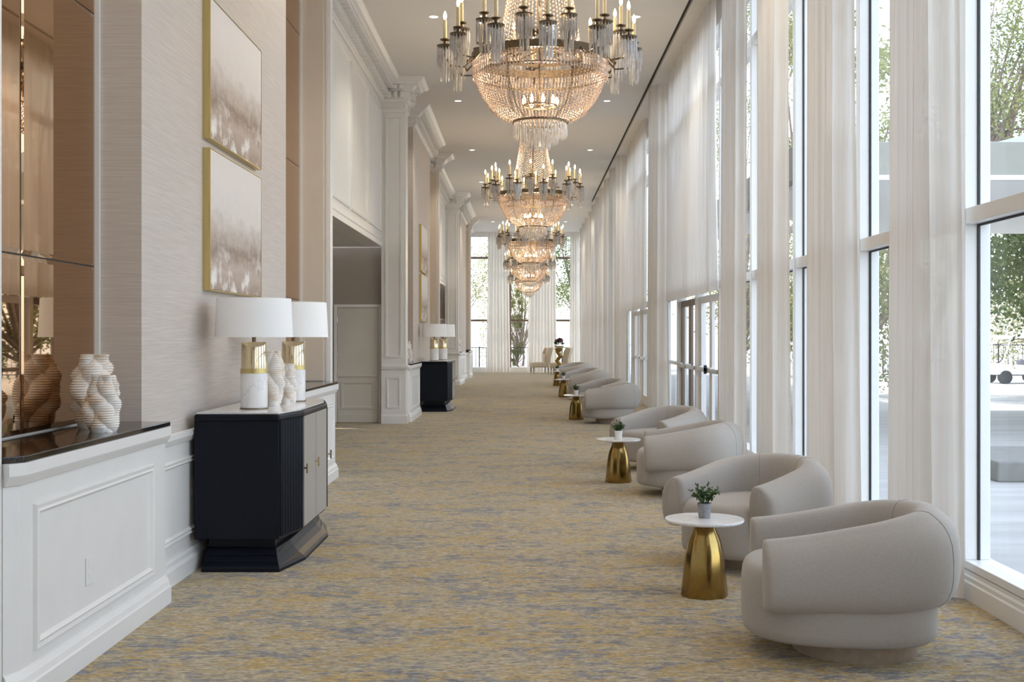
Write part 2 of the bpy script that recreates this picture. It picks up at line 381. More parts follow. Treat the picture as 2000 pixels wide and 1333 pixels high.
wl = struct(MB().box(-6, XH, YB, 4.29, 0, H).build('wall_left', 'white_paint'))
for k, o in bays():
    bay = struct(MB().box(-6, XB, o + 6.65, o + 10.65, 0, H).build('wall_left', 'grasscloth'))
    # wainscot under the wallpaper: chair rail, frieze moulding, panel moulding, base
    wr = struct(MB().sweep([(XB, o + 6.65), (XB, o + 10.65)], [(0, .0), (.018, 0), (.018, .90), (0, .90)])
                .sweep([(XB + .018, o + 6.65), (XB + .018, o + 10.65)], [(0, .835), (.012, .84), (.03, .875), (.03, .905), (0, .91)]).build('trim_%d' % (10 + k), 'white_paint'))
    struct(MB().sweep([(XB + .018, o + 6.65), (XB + .018, o + 10.65)], BASE).build('baseboard_left', 'white_paint'))
    for u0, u1 in ((6.70, 8.62), (8.68, 10.6)): mold(wr, XB + .018, o + u0, o + u1, .24, .74)
    for ya in (4.65, 10.65): struct(MB().box(-6, XM, o + ya, o + ya + 2, 0, H).build('wall_left', 'grasscloth'))
    for ya, yb, side in ((4.29, 4.65, 0), (12.65, 12.80, 1)):
        pr = struct(MB().box(XH if k and not side else -6, -2.10 if side else XP, o + ya, o + yb, 0, H).build('wall_left', 'white_paint'))
        if side == 0 and k > 0:
            # the pier face that looks down the room: tall panel, dado panel, rail, base, capital band
            mold(pr, o + ya, -2.425, -2.135, 1.14, 5.30, .04, .02, axis='y'); mold(pr, o + ya, -2.40, -2.16, .27, .80, .035, .018, axis='y')
            MB().sweep([(XH, o + ya), (XP, o + ya), (XP, o + yb)], [(0, .93), (.02, .935), (.035, .97), (.035, 1.0), (0, 1.01)]).build('dado_rail', 'white_paint', pr)
            MB().sweep([(XH, o + ya), (XP, o + ya), (XP, o + 4.40)], [(0, 0), (.035, 0), (.035, .13), (.015, .155), (0, .16)]).build('plinth_block', 'white_paint', pr)
            MB().sweep([(XH, o + ya), (XP, o + ya), (XP, o + yb)], [(0, 5.36), (.02, 5.37), (.03, 5.41), (.015, 5.44), (0, 5.44)]).build('capital_band', 'white_paint', pr)
        if side == 1:
            MB().box(XM, -2.175, o + ya - .012, o + ya, 1.03, 5.5).build('wallpaper_panel', 'cream_paint', pr)
            MB().box(-2.15, -2.125, o + ya - .008, o + ya, .0, 5.5).build('edge_bead', 'white_paint', pr)
    # white corner strips where mirror meets the paper return
    struct(MB().box(XM, XM + .028, o + 6.63, o + 6.65, 1.03, 5.5).build('trim_%d' % (20 + k), 'white_paint'))
    struct(MB().box(XM, XM + .028, o + 12.618, o + 12.638, 1.03, 5.5).build('trim_%d' % (30 + k), 'white_paint'))
    # panelled header over the side lobby, then the lobby itself
    ye = o + 20.29 if k < 2 else YF
    hd = struct(MB().box(-2.75, XH, o + 12.80, ye, 3.05, H).build('wall_left', 'white_paint'))
    MB().sweep([(XH, o + 12.80), (XH, ye)], [(0, 3.05), (.02, 3.05), (.02, 3.13), (.03, 3.15), (.0, 3.17)]).build('header_band', 'white_paint', hd)
    if k < 2:
        for j in range(4):
            u0 = o + 13.08 + j * 1.8
            mold(hd, XH, u0 + .05, u0 + 1.70, 3.30, 5.42, .05, .02)
        struct(MB().box(-6, -2.75, o + 12.80, ye, 3.05, 3.2).build('ceiling', 'ceiling_paint'))
        lw = struct(MB().box(-6, XH, o + 20.52, o + 20.64, 0, 3.05).build('wall_back', 'taupe_paint'))
        struct(MB().box(-6.1, -6, o + 12.80, o + 20.6, 0, 3.05).build('wall_left', 'taupe_paint'))
    else:
        struct(MB().box(-2.75, XH, o + 12.80, ye, 0, 3.05).build('wall_left', 'white_paint'))
# jib door in the lobby's end wall
def lobby_door(o, n):
    d = struct(empty('door_%d' % n, (-2.925, o + 20.52, 0)))
    y = 0
    MB().box(-.352, .352, -.035, -.003, .005, 2.0).build('leaf', 'door_paint', d, bevel=.004)
    fr = MB().box(-.415, -.358, -.05, 0, 0, 2.06).box(.358, .415, -.05, 0, 0, 2.06).box(-.358, .358, -.05, 0, 2.005, 2.06)
    fr.build('frame', 'white_paint', d, bevel=.006)
    MB().box(-.35, .35, -.055, -.035, .80, .86).build('dado_rail', 'door_paint', d, bevel=.008)
    MB().box(-.35, .35, -.05, -.035, .005, .15).build('kick_board', 'door_paint', d, bevel=.008)
    MB().frame(-.29, .29, .24, .72, .045, lambda u, w, h: (u, -.035 - h * .016, w)).build('panel_molding', 'door_paint', d)
    for z in (.75, 1.12, 1.75): MB().lathe([(.008, z), (.008, z + .09)], 8, (-.356, -.045)).build('hinge', 'steel', d)
lobby_door(0, 1); lobby_door(16, 2)
# small door casing at the end of the left wall
struct(MB().box(XH, -2.34, 46.4, 46.55, 0, 2.35).box(XH, -2.34, 47.9, 48.05, 0, 2.35).box(XH, -2.30, 46.3, 48.15, 2.35, 2.5).build('trim_2', 'white_paint'))
struct(MB().box(-6, 2.75, YB - .15, YB, 0, H).build('wall_back', 'white_paint'))

# ---- window wall on the right
MODW, Y0W = 2.14, 6.84
NB = range(-5, 20)
DOORS = ((15.40, 21.82), (24.0, 28.24))
struct(MB().box(XR, 2.75, YB, YF + .1, 5.62, H).build('wall_right', 'frame_paint'))
def in_door(y): return any(a - .05 < y < b - .05 for a, b in DOORS)
sill_segs = []
ys = YB
for a, b in DOORS: sill_segs.append((ys, a - .05)); ys = b + .05
sill_segs.append((ys, YF))
for a, b in sill_segs:
    bb = struct(MB().sweep([(2.60, b), (2.60, a)], [(0, 0), (.09, 0), (.09, .10), (.08, .108), (.08, .13), (.07, .14), (.07, .16), (0, .17)]).build('baseboard_right', 'white_paint'))
    struct(MB().box(XR, 2.70, a, b, .165, .212).build('trim_3', 'frame_paint', bevel=.004))
wn = 0
for i in NB:
    y = Y0W + MODW * i
    if y > YF - .3: break
    wn += 1
    w = struct(empty('window_%d' % wn, (XR, y, 0)))
    y1 = min(MODW, YF - y)
    dr = in_door(y + .1)
    zb = 2.15 if dr else .212
    MB().box(0, .15, -.05, .05, zb, 5.62).build('mullion', 'frame_paint', w, bevel=.005)
    MB().box(.072, .088, .05, .058, zb, 5.62).build('gasket', 'dark_gasket', w)
    MB().box(.072, .088, -.058, -.05, zb, 5.62).build('gasket', 'dark_gasket', w)
    for z0, z1 in ((2.15, 2.24), (4.78, 4.87)):
        MB().box(.005, .145, .05, y1 - .05, z0, z1).build('transom', 'frame_paint', w, bevel=.004)
    MB().box(.072, .088, .058, y1 - .058, 2.138, 2.15).build('gasket', 'dark_gasket', w)
    for z0, z1 in ((.212, 2.138), (2.24, 4.78), (4.87, 5.62)):
        if dr and z0 < 1: continue
        MB().box(.077, .083, .058, y1 - .058, z0, z1).build('pane', 'window_glass', w)
# glazed entrance doors
def post(o, ya, yb, z1=2.15, mat='frame_paint'): MB().box(-.02, .13, ya, yb, 0, z1).build('post', mat, o, bevel=.005)
def leaf(o, ya, yb, mat, st=.10, bar=True, ang=0.0, hinge=0):
    e = empty('leaf', (.04, ya if hinge == 0 else yb, 0), ang); e.parent = o
    a, b = (0, yb - ya) if hinge == 0 else (-(yb - ya), 0)
    MB().box(0, .045, a, a + st, .01, 2.09).box(0, .045, b - st, b, .01, 2.09).box(0, .045, a + st, b - st, .01, .22).box(0, .045, a + st, b - st, 1.99, 2.09).build('leaf_frame', mat, e, bevel=.004)
    MB().box(.02, .026, a + st, b - st, .22, 1.99).build('pane', 'window_glass', e)
    if bar:
        MB().box(-.075, -.035, a + .04, b - .04, 1.0, 1.06).box(-.04, 0, a + .04, a + .12, .99, 1.07).box(-.04, 0, b - .12, b - .04, .99, 1.07).build('push_bar', 'steel', e, bevel=.006)
    return e
d1 = struct(empty('door_3', (2.55, 0, 0)))
for a, b in ((15.40, 15.52), (17.50, 17.62), (19.62, 19.74), (21.74, 21.86)): post(d1, a, b)
leaf(d1, 15.53, 16.50, 'frame_paint', hinge=0); leaf(d1, 16.52, 17.49, 'frame_paint', hinge=1)
leaf(d1, 17.63, 18.61, 'bronze_frame', hinge=0); leaf(d1, 18.63, 19.61, 'bronze_frame', hinge=1)
MB().box(.06, .066, 19.74, 21.74, .22, 2.15).build('pane', 'window_glass', d1)
MB().box(0, .12, 19.74, 21.74, 0, .22).build('kick_panel', 'frame_paint', d1, bevel=.004)
MB().box(.0, .12, 19.74, 21.74, 1.02, 1.08).build('rail', 'frame_paint', d1, bevel=.004)
MB().box(-.06, -.02, 16.46, 16.49, .98, 1.10).box(-.06, .03, 16.46, 16.49, 1.02, 1.06).build('handle', 'black_plastic', d1)
d2 = struct(empty('door_4', (2.55, 0, 0)))
for a, b in ((24.0, 24.12), (26.08, 26.20), (28.14, 28.26)): post(d2, a, b)
leaf(d2, 24.13, 25.09, 'frame_paint', hinge=0); leaf(d2, 25.11, 26.07, 'frame_paint', hinge=1)
leaf(d2, 26.21, 27.16, 'frame_paint', hinge=0); leaf(d2, 27.18, 28.13, 'frame_paint', hinge=1)

# ---- far end: three tall windows
struct(MB().box(-6, 2.75, YF, YF + .14, 5.70, H).box(-6, -2.36, YF, YF + .14, 0, H).box(2.3, 2.75, YF, YF + .14, 0, H).build('wall_far', 'frame_paint'))
struct(MB().box(-2.36, 2.3, YF, YF + .16, 0, .21).build('baseboard_far', 'frame_paint'))
FM = [-2.36, -0.66, 1.0, 2.3]
for i in range(3):
    wn += 1
    w = struct(empty('window_%d' % wn, (FM[i], YF + .03, 0))); L = FM[i + 1] - FM[i]
    MB().box(-.05 if i else 0, .05, 0, .10, .21, 5.70).build('mullion', 'bronze_frame' if i == 1 else 'frame_paint', w)
    for z0, z1 in ((2.14, 2.23), (4.78, 4.87)): MB().box(.05, L - .05, 0, .10, z0, z1).build('transom', 'bronze_frame', w)
    for z0, z1 in ((.21, 2.14), (2.23, 4.78), (4.87, 5.70)): MB().box(.05, L - .05, .04, .046, z0, z1).build('pane', 'window_glass', w)
# ------------------------------------------------------------------ niche plinths, mirrors, pictures
def sgn_plan(pts, o, mirror):
    return [(x, (o + (17.3 - y)) if mirror else (o + y)) for x, y in pts]
PL_LAB = {(0, 0): 'white panelled plinth with black granite top and a wall outlet, under the nearest mirror',
          (0, 1): 'white plinth with black granite top just behind the nearest navy credenza',
          (1, 0): 'white panelled plinth with canted corner in front of the farther navy credenza',
          (1, 1): 'white plinth with dark top just beyond the farther navy credenza',
          (2, 0): 'small distant white plinth with dark top beyond the third white pier',
          (2, 1): 'farthest white plinth with dark top near the end windows'}
MI_LAB = {(0, 0): 'large bronze tinted mirror at the left edge, behind the ruffled sculptures',
          (0, 1): 'narrow-looking bronze mirror between the two pale paintings and the white casing',
          (1, 0): 'bronze mirror just beyond the tall white pier, above the canted plinth',
          (1, 1): 'bronze mirror just beyond the farther pair of paintings',
          (2, 0): 'distant bronze mirror beyond the third white pier',
          (2, 1): 'farthest bronze mirror near the end windows'}
for k, o in bays():
    for mi in (0, 1):
        y0, y1 = (4.73, 6.645)
        P = tag(empty('plinth_cabinet', (-2.2, o + (5.65 if not mi else 11.65), 0)), PL_LAB[(k, mi)], 'plinth', 'plinths under the mirrors')
        off = Vector(P.location)
        def rel(mb): mb.v = [(x - off.x, y - off.y, z - off.z) for x, y, z in mb.v]; return mb
        body = [(XM + .004, 4.655), (XP + .002, 4.656), (-2.035, y0), (-2.035, y1), (XM + .004, y1)]
        rel(MB().prism(sgn_plan(body, o, mi), 0, .935)).build('body', 'white_paint', P)
        front = sgn_plan([(XP + .002, 4.656), (-2.035, y0), (-2.035, y1)], o, mi)
        if mi: front = front[::-1]
        rel(MB().sweep(front, [(0, .90), (.012, .905), (.03, .935), (.035, .945), (.035, .995), (-.03, .995), (-.03, .90)])).build('cap', 'white_paint', P)
        rel(MB().sweep(front, [(0, 0), (.035, 0), (.035, .092), (.028, .10), (.022, .125), (.008, .15), (0, .155)])).build('base_molding', 'white_paint', P)
        top = [(XM + .004, 4.655), (XP + .004, 4.655), (-2.005, y0 - .01), (-2.005, y1), (XM + .004, y1)]
        rel(MB().prism(sgn_plan(top, o, mi), .995, 1.022)).build('granite_top', 'black_granite', P, bevel=.004)
        ua, ub = (4.86, 6.42) if not mi else (17.3 - 6.42, 17.3 - 4.86)
        rel(MB().frame(o + ua, o + ub, .20, .81, .05, lambda u, w, h: (-2.035 + h * .016, u, w))).build('panel_molding', 'white_paint', P)
        if (k, mi) == (0, 0):
            ou = rel(MB().box(-2.035, -2.029, 5.44, 5.53, .345, .475)).build('outlet_plate', 'white_paint', P, bevel=.003)
            for z in (.375, .425): rel(MB().box(-2.03, -2.026, 5.467, 5.503, z, z + .03)).build('socket', 'white_ceramic', ou, bevel=.004)
        # mirror: bevelled panels, two across
        ya, yb = (4.68, 6.62) if not mi else (10.68, 12.61)
        A = tag(empty('mirror', (XM, o + (ya + yb) / 2, 1.03)), MI_LAB[(k, mi)], 'mirror', 'bronze mirrors in the niches')
        ym = (ya + yb) / 2
        MB().box(.0005, .0025, ya - ym, yb - ym, 0, 4.47).build('backing', 'slot_black', A)
        for (u0, u1) in ((ya, ym), (ym, yb)):
            for (z0, z1) in ((1.03, 1.893), (1.893, 3.31), (3.31, 4.72), (4.72, 5.5)):
                mb = MB(); a0, a1, b0, b1 = u0 + .004 - ym, u1 - .004 - ym, z0 + .004 - 1.03, z1 - .004 - 1.03; e = .022
                mb.add([(.003, a0, b0), (.003, a1, b0), (.003, a1, b1), (.003, a0, b1), (.007, a0, b0), (.007, a1, b0), (.007, a1, b1), (.007, a0, b1),
                        (.011, a0 + e, b0 + e), (.011, a1 - e, b0 + e), (.011, a1 - e, b1 - e), (.011, a0 + e, b1 - e)],
                       [(0, 3, 2, 1), (0, 1, 5, 4), (1, 2, 6, 5), (2, 3, 7, 6), (3, 0, 4, 7), (4, 5, 9, 8), (5, 6, 10, 9), (6, 7, 11, 10), (7, 4, 8, 11), (8, 9, 10, 11)])
                mb.build('panel', 'bronze_mirror', A)

# framed canvases, two stacked in each paper bay
for k, o in list(bays())[:2]:
    where = ('above the nearest pair of table lamps', 'on the wall by the farther navy credenza', 'on the distant wall near the end windows')[k]
    for z0, z1, nm in ((1.813, 2.772, 'lower'), (2.834, 3.79, 'upper')):
        A = tag(empty('framed_painting', (XB, o + 8.67, z0)), '%s pale abstract canvas in gold frame %s' % (nm, where), 'painting', 'pale abstract canvases')
        hw, h = .765, z1 - z0
        fr = MB().box(.0, .053, -hw, -hw + .005, 0, h).box(0, .053, hw - .005, hw, 0, h).box(0, .053, -hw + .005, hw - .005, 0, .005).box(0, .053, -hw + .005, hw - .005, h - .005, h)
        fr.build('frame', 'gold_frame', A)
        MB().box(.004, .050, -hw + .008, hw - .008, .008, h - .008).build('canvas', 'canvas_art', A)

# ------------------------------------------------------------------ credenzas
def credenza(loc, label):
    C = tag(empty('credenza', loc), label, 'cabinet', 'navy credenzas')
    # plan, local: x out from the wall, y along it; canted ends round a straight middle
    def plan(g=0.0, back=0.0):
        return [(0 + back, -.85 - g), (.54 + g * .4, -.85 - g), (.615 + g, -.45 - g * .2), (.615 + g, .45 + g * .2), (.54 + g * .4, .85 + g), (0 + back, .85 + g)]
    MB().prism(plan(0), .205, .985).build('body', 'navy_lacquer', C, bevel=.004)
    MB().prism(plan(.014), .958, 1.006).build('top_edge', 'navy_lacquer', C, bevel=.016)
    MB().prism(plan(-.012, .012), 1.0, 1.0145).build('marble_top', 'white_marble', C)
    MB().prism(plan(-.13, .06), .10, .206).build('neck', 'navy_lacquer', C)
    rings = []
    for g, z in ((.02, 0), (.02, .02), (.004, .035), (-.03, .06), (-.065, .095), (-.09, .135)):
        rings.append([(x, y, z) for x, y in plan(g, .05)])
    MB().loft(rings).build('flared_base', 'navy_lacquer', C, bevel=.003)
    p = plan(0)
    for s in (0, 1):
        a, b = (Vector(p[1]), Vector(p[2])) if s == 0 else (Vector(p[4]), Vector(p[3]))
        d = (b - a).normalized(); L = (b - a).length; n = Vector((d.y, -d.x)) if s == 0 else Vector((-d.y, d.x))
        fl = MB(); N = 8
        dr = empty('fluted_door'); dr.parent = C
        for j in range(N):
            u0, u1 = .015 + (L - .03) * j / N, .015 + (L - .03) * (j + 1) / N
            ring = []
            for t_ in range(7):
                q = t_ / 6; pt = a + d * (u0 + (u1 - u0) * q) + n * (.004 + .014 * sin(pi * q))
                ring.append((pt.x, pt.y))
            ring.append(tuple(a + d * u1 - n * .004)); ring.append(tuple(a + d * u0 - n * .004))
            MB().prism(ring, .225, .965).build('flute', 'navy_lacquer', dr)
        c = b - d * .02 + n * .02
        MB().tube([(c.x, c.y, .62), (c.x + n.x * .02, c.y + n.y * .02, .62)], .006, 8).tube([(c.x + n.x * .022, c.y + n.y * .022, .585), (c.x + n.x * .022, c.y + n.y * .022, .65)], .006, 8).build('pull', 'polished_brass', dr)
    for s in (-1, 1):
        dr = empty('linen_door'); dr.parent = C
        a, b = sorted((s * .006, s * .444))
        MB().box(.612, .626, a, b, .222, .966).build('door_panel', 'panel_linen', dr, bevel=.003)
        y = s * .035
        if s < 0: MB().tube([(.626, y, .62), (.65, y, .62)], .006, 8).tube([(.65, y, .585), (.65, y, .65)], .006, 8).build('pull', 'polished_brass', dr)
    return C
cz = credenza((-2.115, 8.36, 0), 'navy credenza with marble top and fluted ends, nearest to the camera')
cz2 = dup(cz, (-2.115, 24.36, 0), 0, 'navy credenza farther along the left wall beyond the white pier')

# ------------------------------------------------------------------ lamps
def lamp(loc, label):
    Lm = tag(empty('table_lamp', loc), label, 'lamp', 'marble and brass table lamps')
    MB().lathe([(.094, 0), (.094, .008)], 40).build('foot_disc', 'bronze_ring', Lm)
    smooth_by(MB().lathe([(.088, .008), (.0895, .012), (.0895, .238), (.088, .24)], 48).build('marble_drum', 'white_marble', Lm))
    smooth_by(MB().lathe([(.0905, .24), (.0905, .272)], 48).build('brass_band', 'gold_frame', Lm))
    smooth_by(MB().lathe([(.086, .272), (.086, .446), (.084, .45)], 48).build('brass_drum', 'polished_brass', Lm))
    smooth_by(MB().lathe([(.014, .45), (.014, .50), (.009, .505), (.009, .73), (.012, .735), (.004, .75)], 16).build('stem', 'bronze_ring', Lm))
    sh = MB().lathe([(.258, .484), (.246, .742), (.2445, .742), (.2565, .484), (.258, .484)], 64, cap=False)
    s_ = smooth_by(sh.build('lamp_shade', 'linen_shade', Lm))
    MB().lathe([(.259, .482), (.2585, .492), (.255, .492), (.2555, .482), (.259, .482)], 64, cap=False).build('hem', 'linen_shade', s_)
    sp = MB()
    for a in range(3): sp.tube([(0, 0, .725), (.246 * cos(a * 2.094), .246 * sin(a * 2.094), .725)], .002, 5)
    sp.build('spider', 'steel', s_)
    MB().lathe([(.012, .53), (.03, .58), (.03, .62), (.012, .65)], 12).build('bulb', 'white_ceramic', Lm)
    return Lm
ZT = 1.0145
l1 = lamp((-1.83, 7.93, ZT), 'white drum shade lamp on marble and brass base, nearest on the nearest credenza')
dup(l1, (-1.745, 8.84, ZT), 0, 'white drum shade lamp at the far end of the nearest credenza, half hidden')
dup(l1, (-1.86, 23.93, ZT), 0, 'nearer of the two white lamps on the farther credenza')
dup(l1, (-1.745, 24.84, ZT), 0, 'farther of the two white lamps on the farther credenza')

# ------------------------------------------------------------------ ruffled stone sculptures
def sculpture_mesh(h, r, seed, nr):
    rnd = random.Random(seed); mb = MB(); rings = []; seg = 96; nz = nr * 4
    ph = rnd.random() * 6; sw = rnd.choice((-1, 1))
    for i in range(nz + 1):
        q = i / nz; ring = []
        env = .66 + .36 * sin(pi * min(1, q * 1.05 + .06)) ** .7
        tw = sw * (.75 * sin(2 * pi * .95 * q + ph) + .5 * q)
        ox, oy = .10 * r * sin(5 * q + ph), .10 * r * cos(6 * q + ph)
        for j in range(seg):
            a = 2 * pi * j / seg
            l4 = abs(cos(2 * (a + tw))) ** .75; l3 = abs(cos(1.5 * (a - tw * 1.3) + ph)) ** .8
            wave = .5 + .5 * sin(13 * q + 3 * a + ph)
            lob = .60 * l4 + .40 * l3
            saw = .5 + .5 * sin(pi / 2 * i)
            amp = (.075 if .09 < q < .97 else .0) * max(0, lob - .25) * 1.5
            rr = r * env * (.60 + .44 * lob + .09 * wave * lob) + r * amp * (saw - .4)
            ring.append((ox + rr * cos(a), oy + rr * sin(a), h * q))
        rings.append(ring)
    return mb.loft(rings)
def sculpture(loc, h, r, seed, nr, label, rz=0):
    o = smooth_by(sculpture_mesh(h, r, seed, nr).build('ruffled_sculpture', 'onyx_white', None, loc=loc), 25); o.rotation_euler[2] = rz
    return tag(o, label, 'sculpture', 'ruffled white stone sculptures')
sculpture((-2.268, 6.19, 1.022), .385, .112, 3, 30, 'taller ruffled white stone sculpture against the mirror on black granite')
sculpture((-2.125, 5.92, 1.022), .285, .086, 11, 24, 'shorter ruffled white stone sculpture in front on black granite')
sculpture((-1.78, 8.26, ZT), .385, .085, 5, 30, 'taller ruffled stone sculpture between the lamps on the nearest credenza')
sculpture((-1.725, 8.50, ZT), .29, .075, 9, 24, 'shorter ruffled stone sculpture between the lamps on the nearest credenza')
sculpture((-2.19, 21.45, 1.022), .40, .13, 13, 18, 'ruffled stone sculpture on the canted plinth before the farther credenza')
sculpture((-2.17, 37.6, 1.022), .40, .12, 17, 14, 'small distant ruffled stone sculpture on the plinth beyond the third pier')

# ------------------------------------------------------------------ tub chairs
def tub_chair(loc, rz, label):
    C = tag(empty('tub_chair', loc, rz), label, 'armchair', 'curved grey tub chairs')
    smooth_by(MB().lathe([(.285, 0), (.29, .01), (.29, .098)], 48, (.03, 0)).build('plinth', 'plinth_wood', C))
    # seat body: rounded block, front at -x
    def sup(hx0, hx1, hy, z, n=72, e=2.6):
        ring = []
        for j in range(n):
            a = 2 * pi * j / n; c, s_ = cos(a), sin(a)
            x = abs(c) ** (2 / e) * (hx1 if c > 0 else -hx0); y = abs(s_) ** (2 / e) * hy * (1 if s_ > 0 else -1)
            ring.append((x, y, z))
        return ring
    rings = []
    for k, z in ((.86, .097), (.95, .099), (.985, .112), (1.0, .15), (1.0, .33), (.99, .38), (.965, .41), (.92, .428), (.80, .438), (.5, .444), (.02, .445)):
        rings.append(sup(.50 * k, .40 * k, .405 * k, z))
    smooth_by(MB().loft(rings).build('seat', 'chair_fabric', C), 60)
    # wrap-round back and arms
    path = []; NA, NB_ = 7, 26
    hy, ax = .335, -.40
    for i in range(NA): path.append((ax + (.03 - ax) * i / NA, -hy, 0, 0))
    for i in range(NB_ + 1):
        a = -pi / 2 + pi * i / NB_
        path.append((.03 + .335 * cos(a), hy * sin(a), 0, 0))
    for i in range(NA): path.append((.03 + (ax - .03) * (i + 1) / NA, hy, 0, 0))
    n = len(path); xs = [p[0] for p in path]
    def section(i, shrink=1.0):
        x, y = path[i][0], path[i][1]
        p0 = Vector(path[max(0, i - 1)][:2]); p1 = Vector(path[min(n - 1, i + 1)][:2]); d = (p1 - p0).normalized(); nn = Vector((d.y, -d.x))
        t_ = (x - ax) / (.365 - ax); t_ = max(0, min(1, t_)); t_ = t_ * t_ * (3 - 2 * t_) * .45 + t_ * .55
        zt = .575 + .125 * t_; zb = .250; wo = .128 + .022 * t_; wi = .075 + .02 * t_
        zc = (zt + zb) / 2; hz = (zt - zb) / 2; ring = []
        for j in range(28):
            a = 2 * pi * j / 28; c, s_ = cos(a), sin(a)
            e = 2 / 2.9
            u = abs(c) ** e * (wo if c > 0 else -wi); w = abs(s_) ** e * hz * (1 if s_ > 0 else -1)
            if c > 0: u -= .042 * max(0, (w / hz)) ** 2 * min(1.0, c * 2.2)
            u *= shrink; w *= (.86 + .14 * shrink)
            ring.append((x + nn.x * u, y + nn.y * u, zc + w))
        return ring, d
    rings = []
    for i in range(n):
        if i in (0, n - 1):
            r_, d = section(i)
            sg = -1 if i == 0 else 1
            caps = []
            for sh, of in ((.55, .030), (.82, .024), (.95, .012)):
                rr, d2 = section(i, sh); caps.append([(p[0] + sg * d2.x * of, p[1] + sg * d2.y * of, p[2]) for p in rr])
            rings += (caps + [r_]) if i == 0 else ([r_] + caps[::-1])
        else: rings.append(section(i)[0])
    sh = smooth_by(MB().loft(rings).build('wrap_back', 'chair_fabric', C), 60)
    for i in (NA + 8, NA + NB_ - 8):
        rr, d = section(i); cx = sum(p[0] for p in rr) / 28; cy = sum(p[1] for p in rr) / 28; cz_ = sum(p[2] for p in rr) / 28
        pts = [(cx + (p[0] - cx) * 1.002, cy + (p[1] - cy) * 1.002, cz_ + (p[2] - cz_) * 1.002) for p in rr]
        MB().tube(pts, .0014, 5, closed=True).build('seam', 'seam_thread', sh)
    return C
ch = tub_chair((1.545, 5.66, 0), R(-6), 'nearest grey tub chair at lower right, seen from its rounded side')
CH = [(1.52, 7.80, R(42), 'grey tub chair facing the camera behind the nearest gold side table'),
      (1.56, 11.25, R(-6), 'grey tub chair side-on beside the second gold side table'),
      (1.57, 13.45, R(42), 'grey tub chair facing the camera behind the second gold side table'),
      (1.47, 20.45, R(-6), 'grey tub chair side-on beside the third gold side table'),
      (1.50, 22.6, R(42), 'grey tub chair mostly hidden behind the one by the third side table'),
      (1.50, 28.2, R(-6), 'distant grey tub chair, nearer one at the fourth gold side table'),
      (1.50, 30.3, R(42), 'distant grey tub chair, farther one at the fourth gold side table'),
      (1.48, 34.9, R(-6), 'distant grey tub chair, nearer one at the farthest gold side table'),
      (1.50, 37.0, R(42), 'most distant grey tub chair, behind the farthest gold side table')]
for x, y, rz, lb in CH: dup(ch, (x, y, 0), rz, lb)

# ------------------------------------------------------------------ side tables and potted plants
def side_table(loc, label):
    T = tag(empty('side_table', loc), label, 'table', 'gold pedestal side tables')
    # faceted cone: soft flutes
    seg = 48; rings = []
    for r, z in ((.133, 0), (.134, .006), (.110, .24), (.094, .318), (.058, .405), (.052, .425)):
        rings.append([(r * (1 + .02 * cos(8 * 2 * pi * j / seg)) * cos(2 * pi * j / seg), r * (1 + .02 * cos(8 * 2 * pi * j / seg)) * sin(2 * pi * j / seg), z) for j in range(seg)])
    smooth_by(MB().loft(rings).build('pedestal', 'satin_gold', T), 30)
    smooth_by(MB().lathe([(.20, .425), (.225, .429), (.2285, .436), (.2285, .441), (.226, .445)], 64).build('marble_top', 'white_marble', T), 50)
    return T
TB = [(1.036, 6.83, 'gold cone side table with white marble top, nearest to the camera'), (.956, 12.15, 'gold cone side table with marble top, second from the camera'),
      (.91, 21.3, 'gold cone side table with marble top, third from the camera'), (.94, 29.2, 'gold cone side table with marble top, fourth from the camera'), (.955, 35.9, 'gold cone side table with marble top, farthest of five')]
t0 = None
for x, y, lb in TB:
    if t0 is None: t0 = side_table((x, y, 0), lb)
    else: dup(t0, (x, y, 0), 0, lb)
def potted_plant(loc, potmat, label, seed, spread=.10, ht=.15):
    P = tag(empty('potted_plant', loc), label, 'plant', 'small potted plants on side tables')
    smooth_by(MB().lathe([(.030, 0), (.034, .002), (.041, .08), (.042, .086), (.038, .086), (.037, .07)], 28).build('pot', potmat, P))
    MB().lathe([(.037, .066), (.037, .072)], 20).build('soil', 'soil', P)
    rnd = random.Random(seed); st = MB(); lf = MB()
    for i in range(26):
        a = rnd.uniform(0, 6.283); sp = rnd.uniform(.15, 1) * spread; h = ht * rnd.uniform(.45, 1) * (1.15 - .5 * sp / spread)
        tip = Vector((sp * cos(a), sp * sin(a), .07 + h)); root = Vector((.012 * cos(a), .012 * sin(a), .07)); mid = (tip + root) / 2 + Vector((0, 0, .02))
        st.tube([root, mid, tip], .0012, 4)
        for q in range(12):
            f = .3 + .7 * q / 11; p = (root * (1 - f) ** 2 + mid * 2 * f * (1 - f) + tip * f * f)
            dv = Vector((rnd.gauss(0, 1), rnd.gauss(0, 1), rnd.gauss(.3, .8))).normalized(); L = rnd.uniform(.014, .024); sd = dv.cross(Vector((rnd.gauss(0, 1), rnd.gauss(0, 1), 1))).normalized() * L * .33
            lf.add([p, p + dv * L * .5 + sd, p + dv * L, p + dv * L * .5 - sd], [(0, 1, 2, 3)])
    st.build('stems', 'leaf_pot', P); stuff(lf.build('foliage', 'leaf_pot', P))
    return P
potted_plant((1.04, 6.86, .445), 'grey_concrete', 'leafy green plant in grey concrete pot on the nearest side table', 1)
for (x, y, _), nm, sd in zip(TB[1:], ('second', 'third', 'fourth', 'fifth'), (4, 5, 6, 8)):
    potted_plant((x, y, .445), 'white_ceramic', 'green plant in white pot on the %s side table from the camera' % nm, sd, .08, .12)

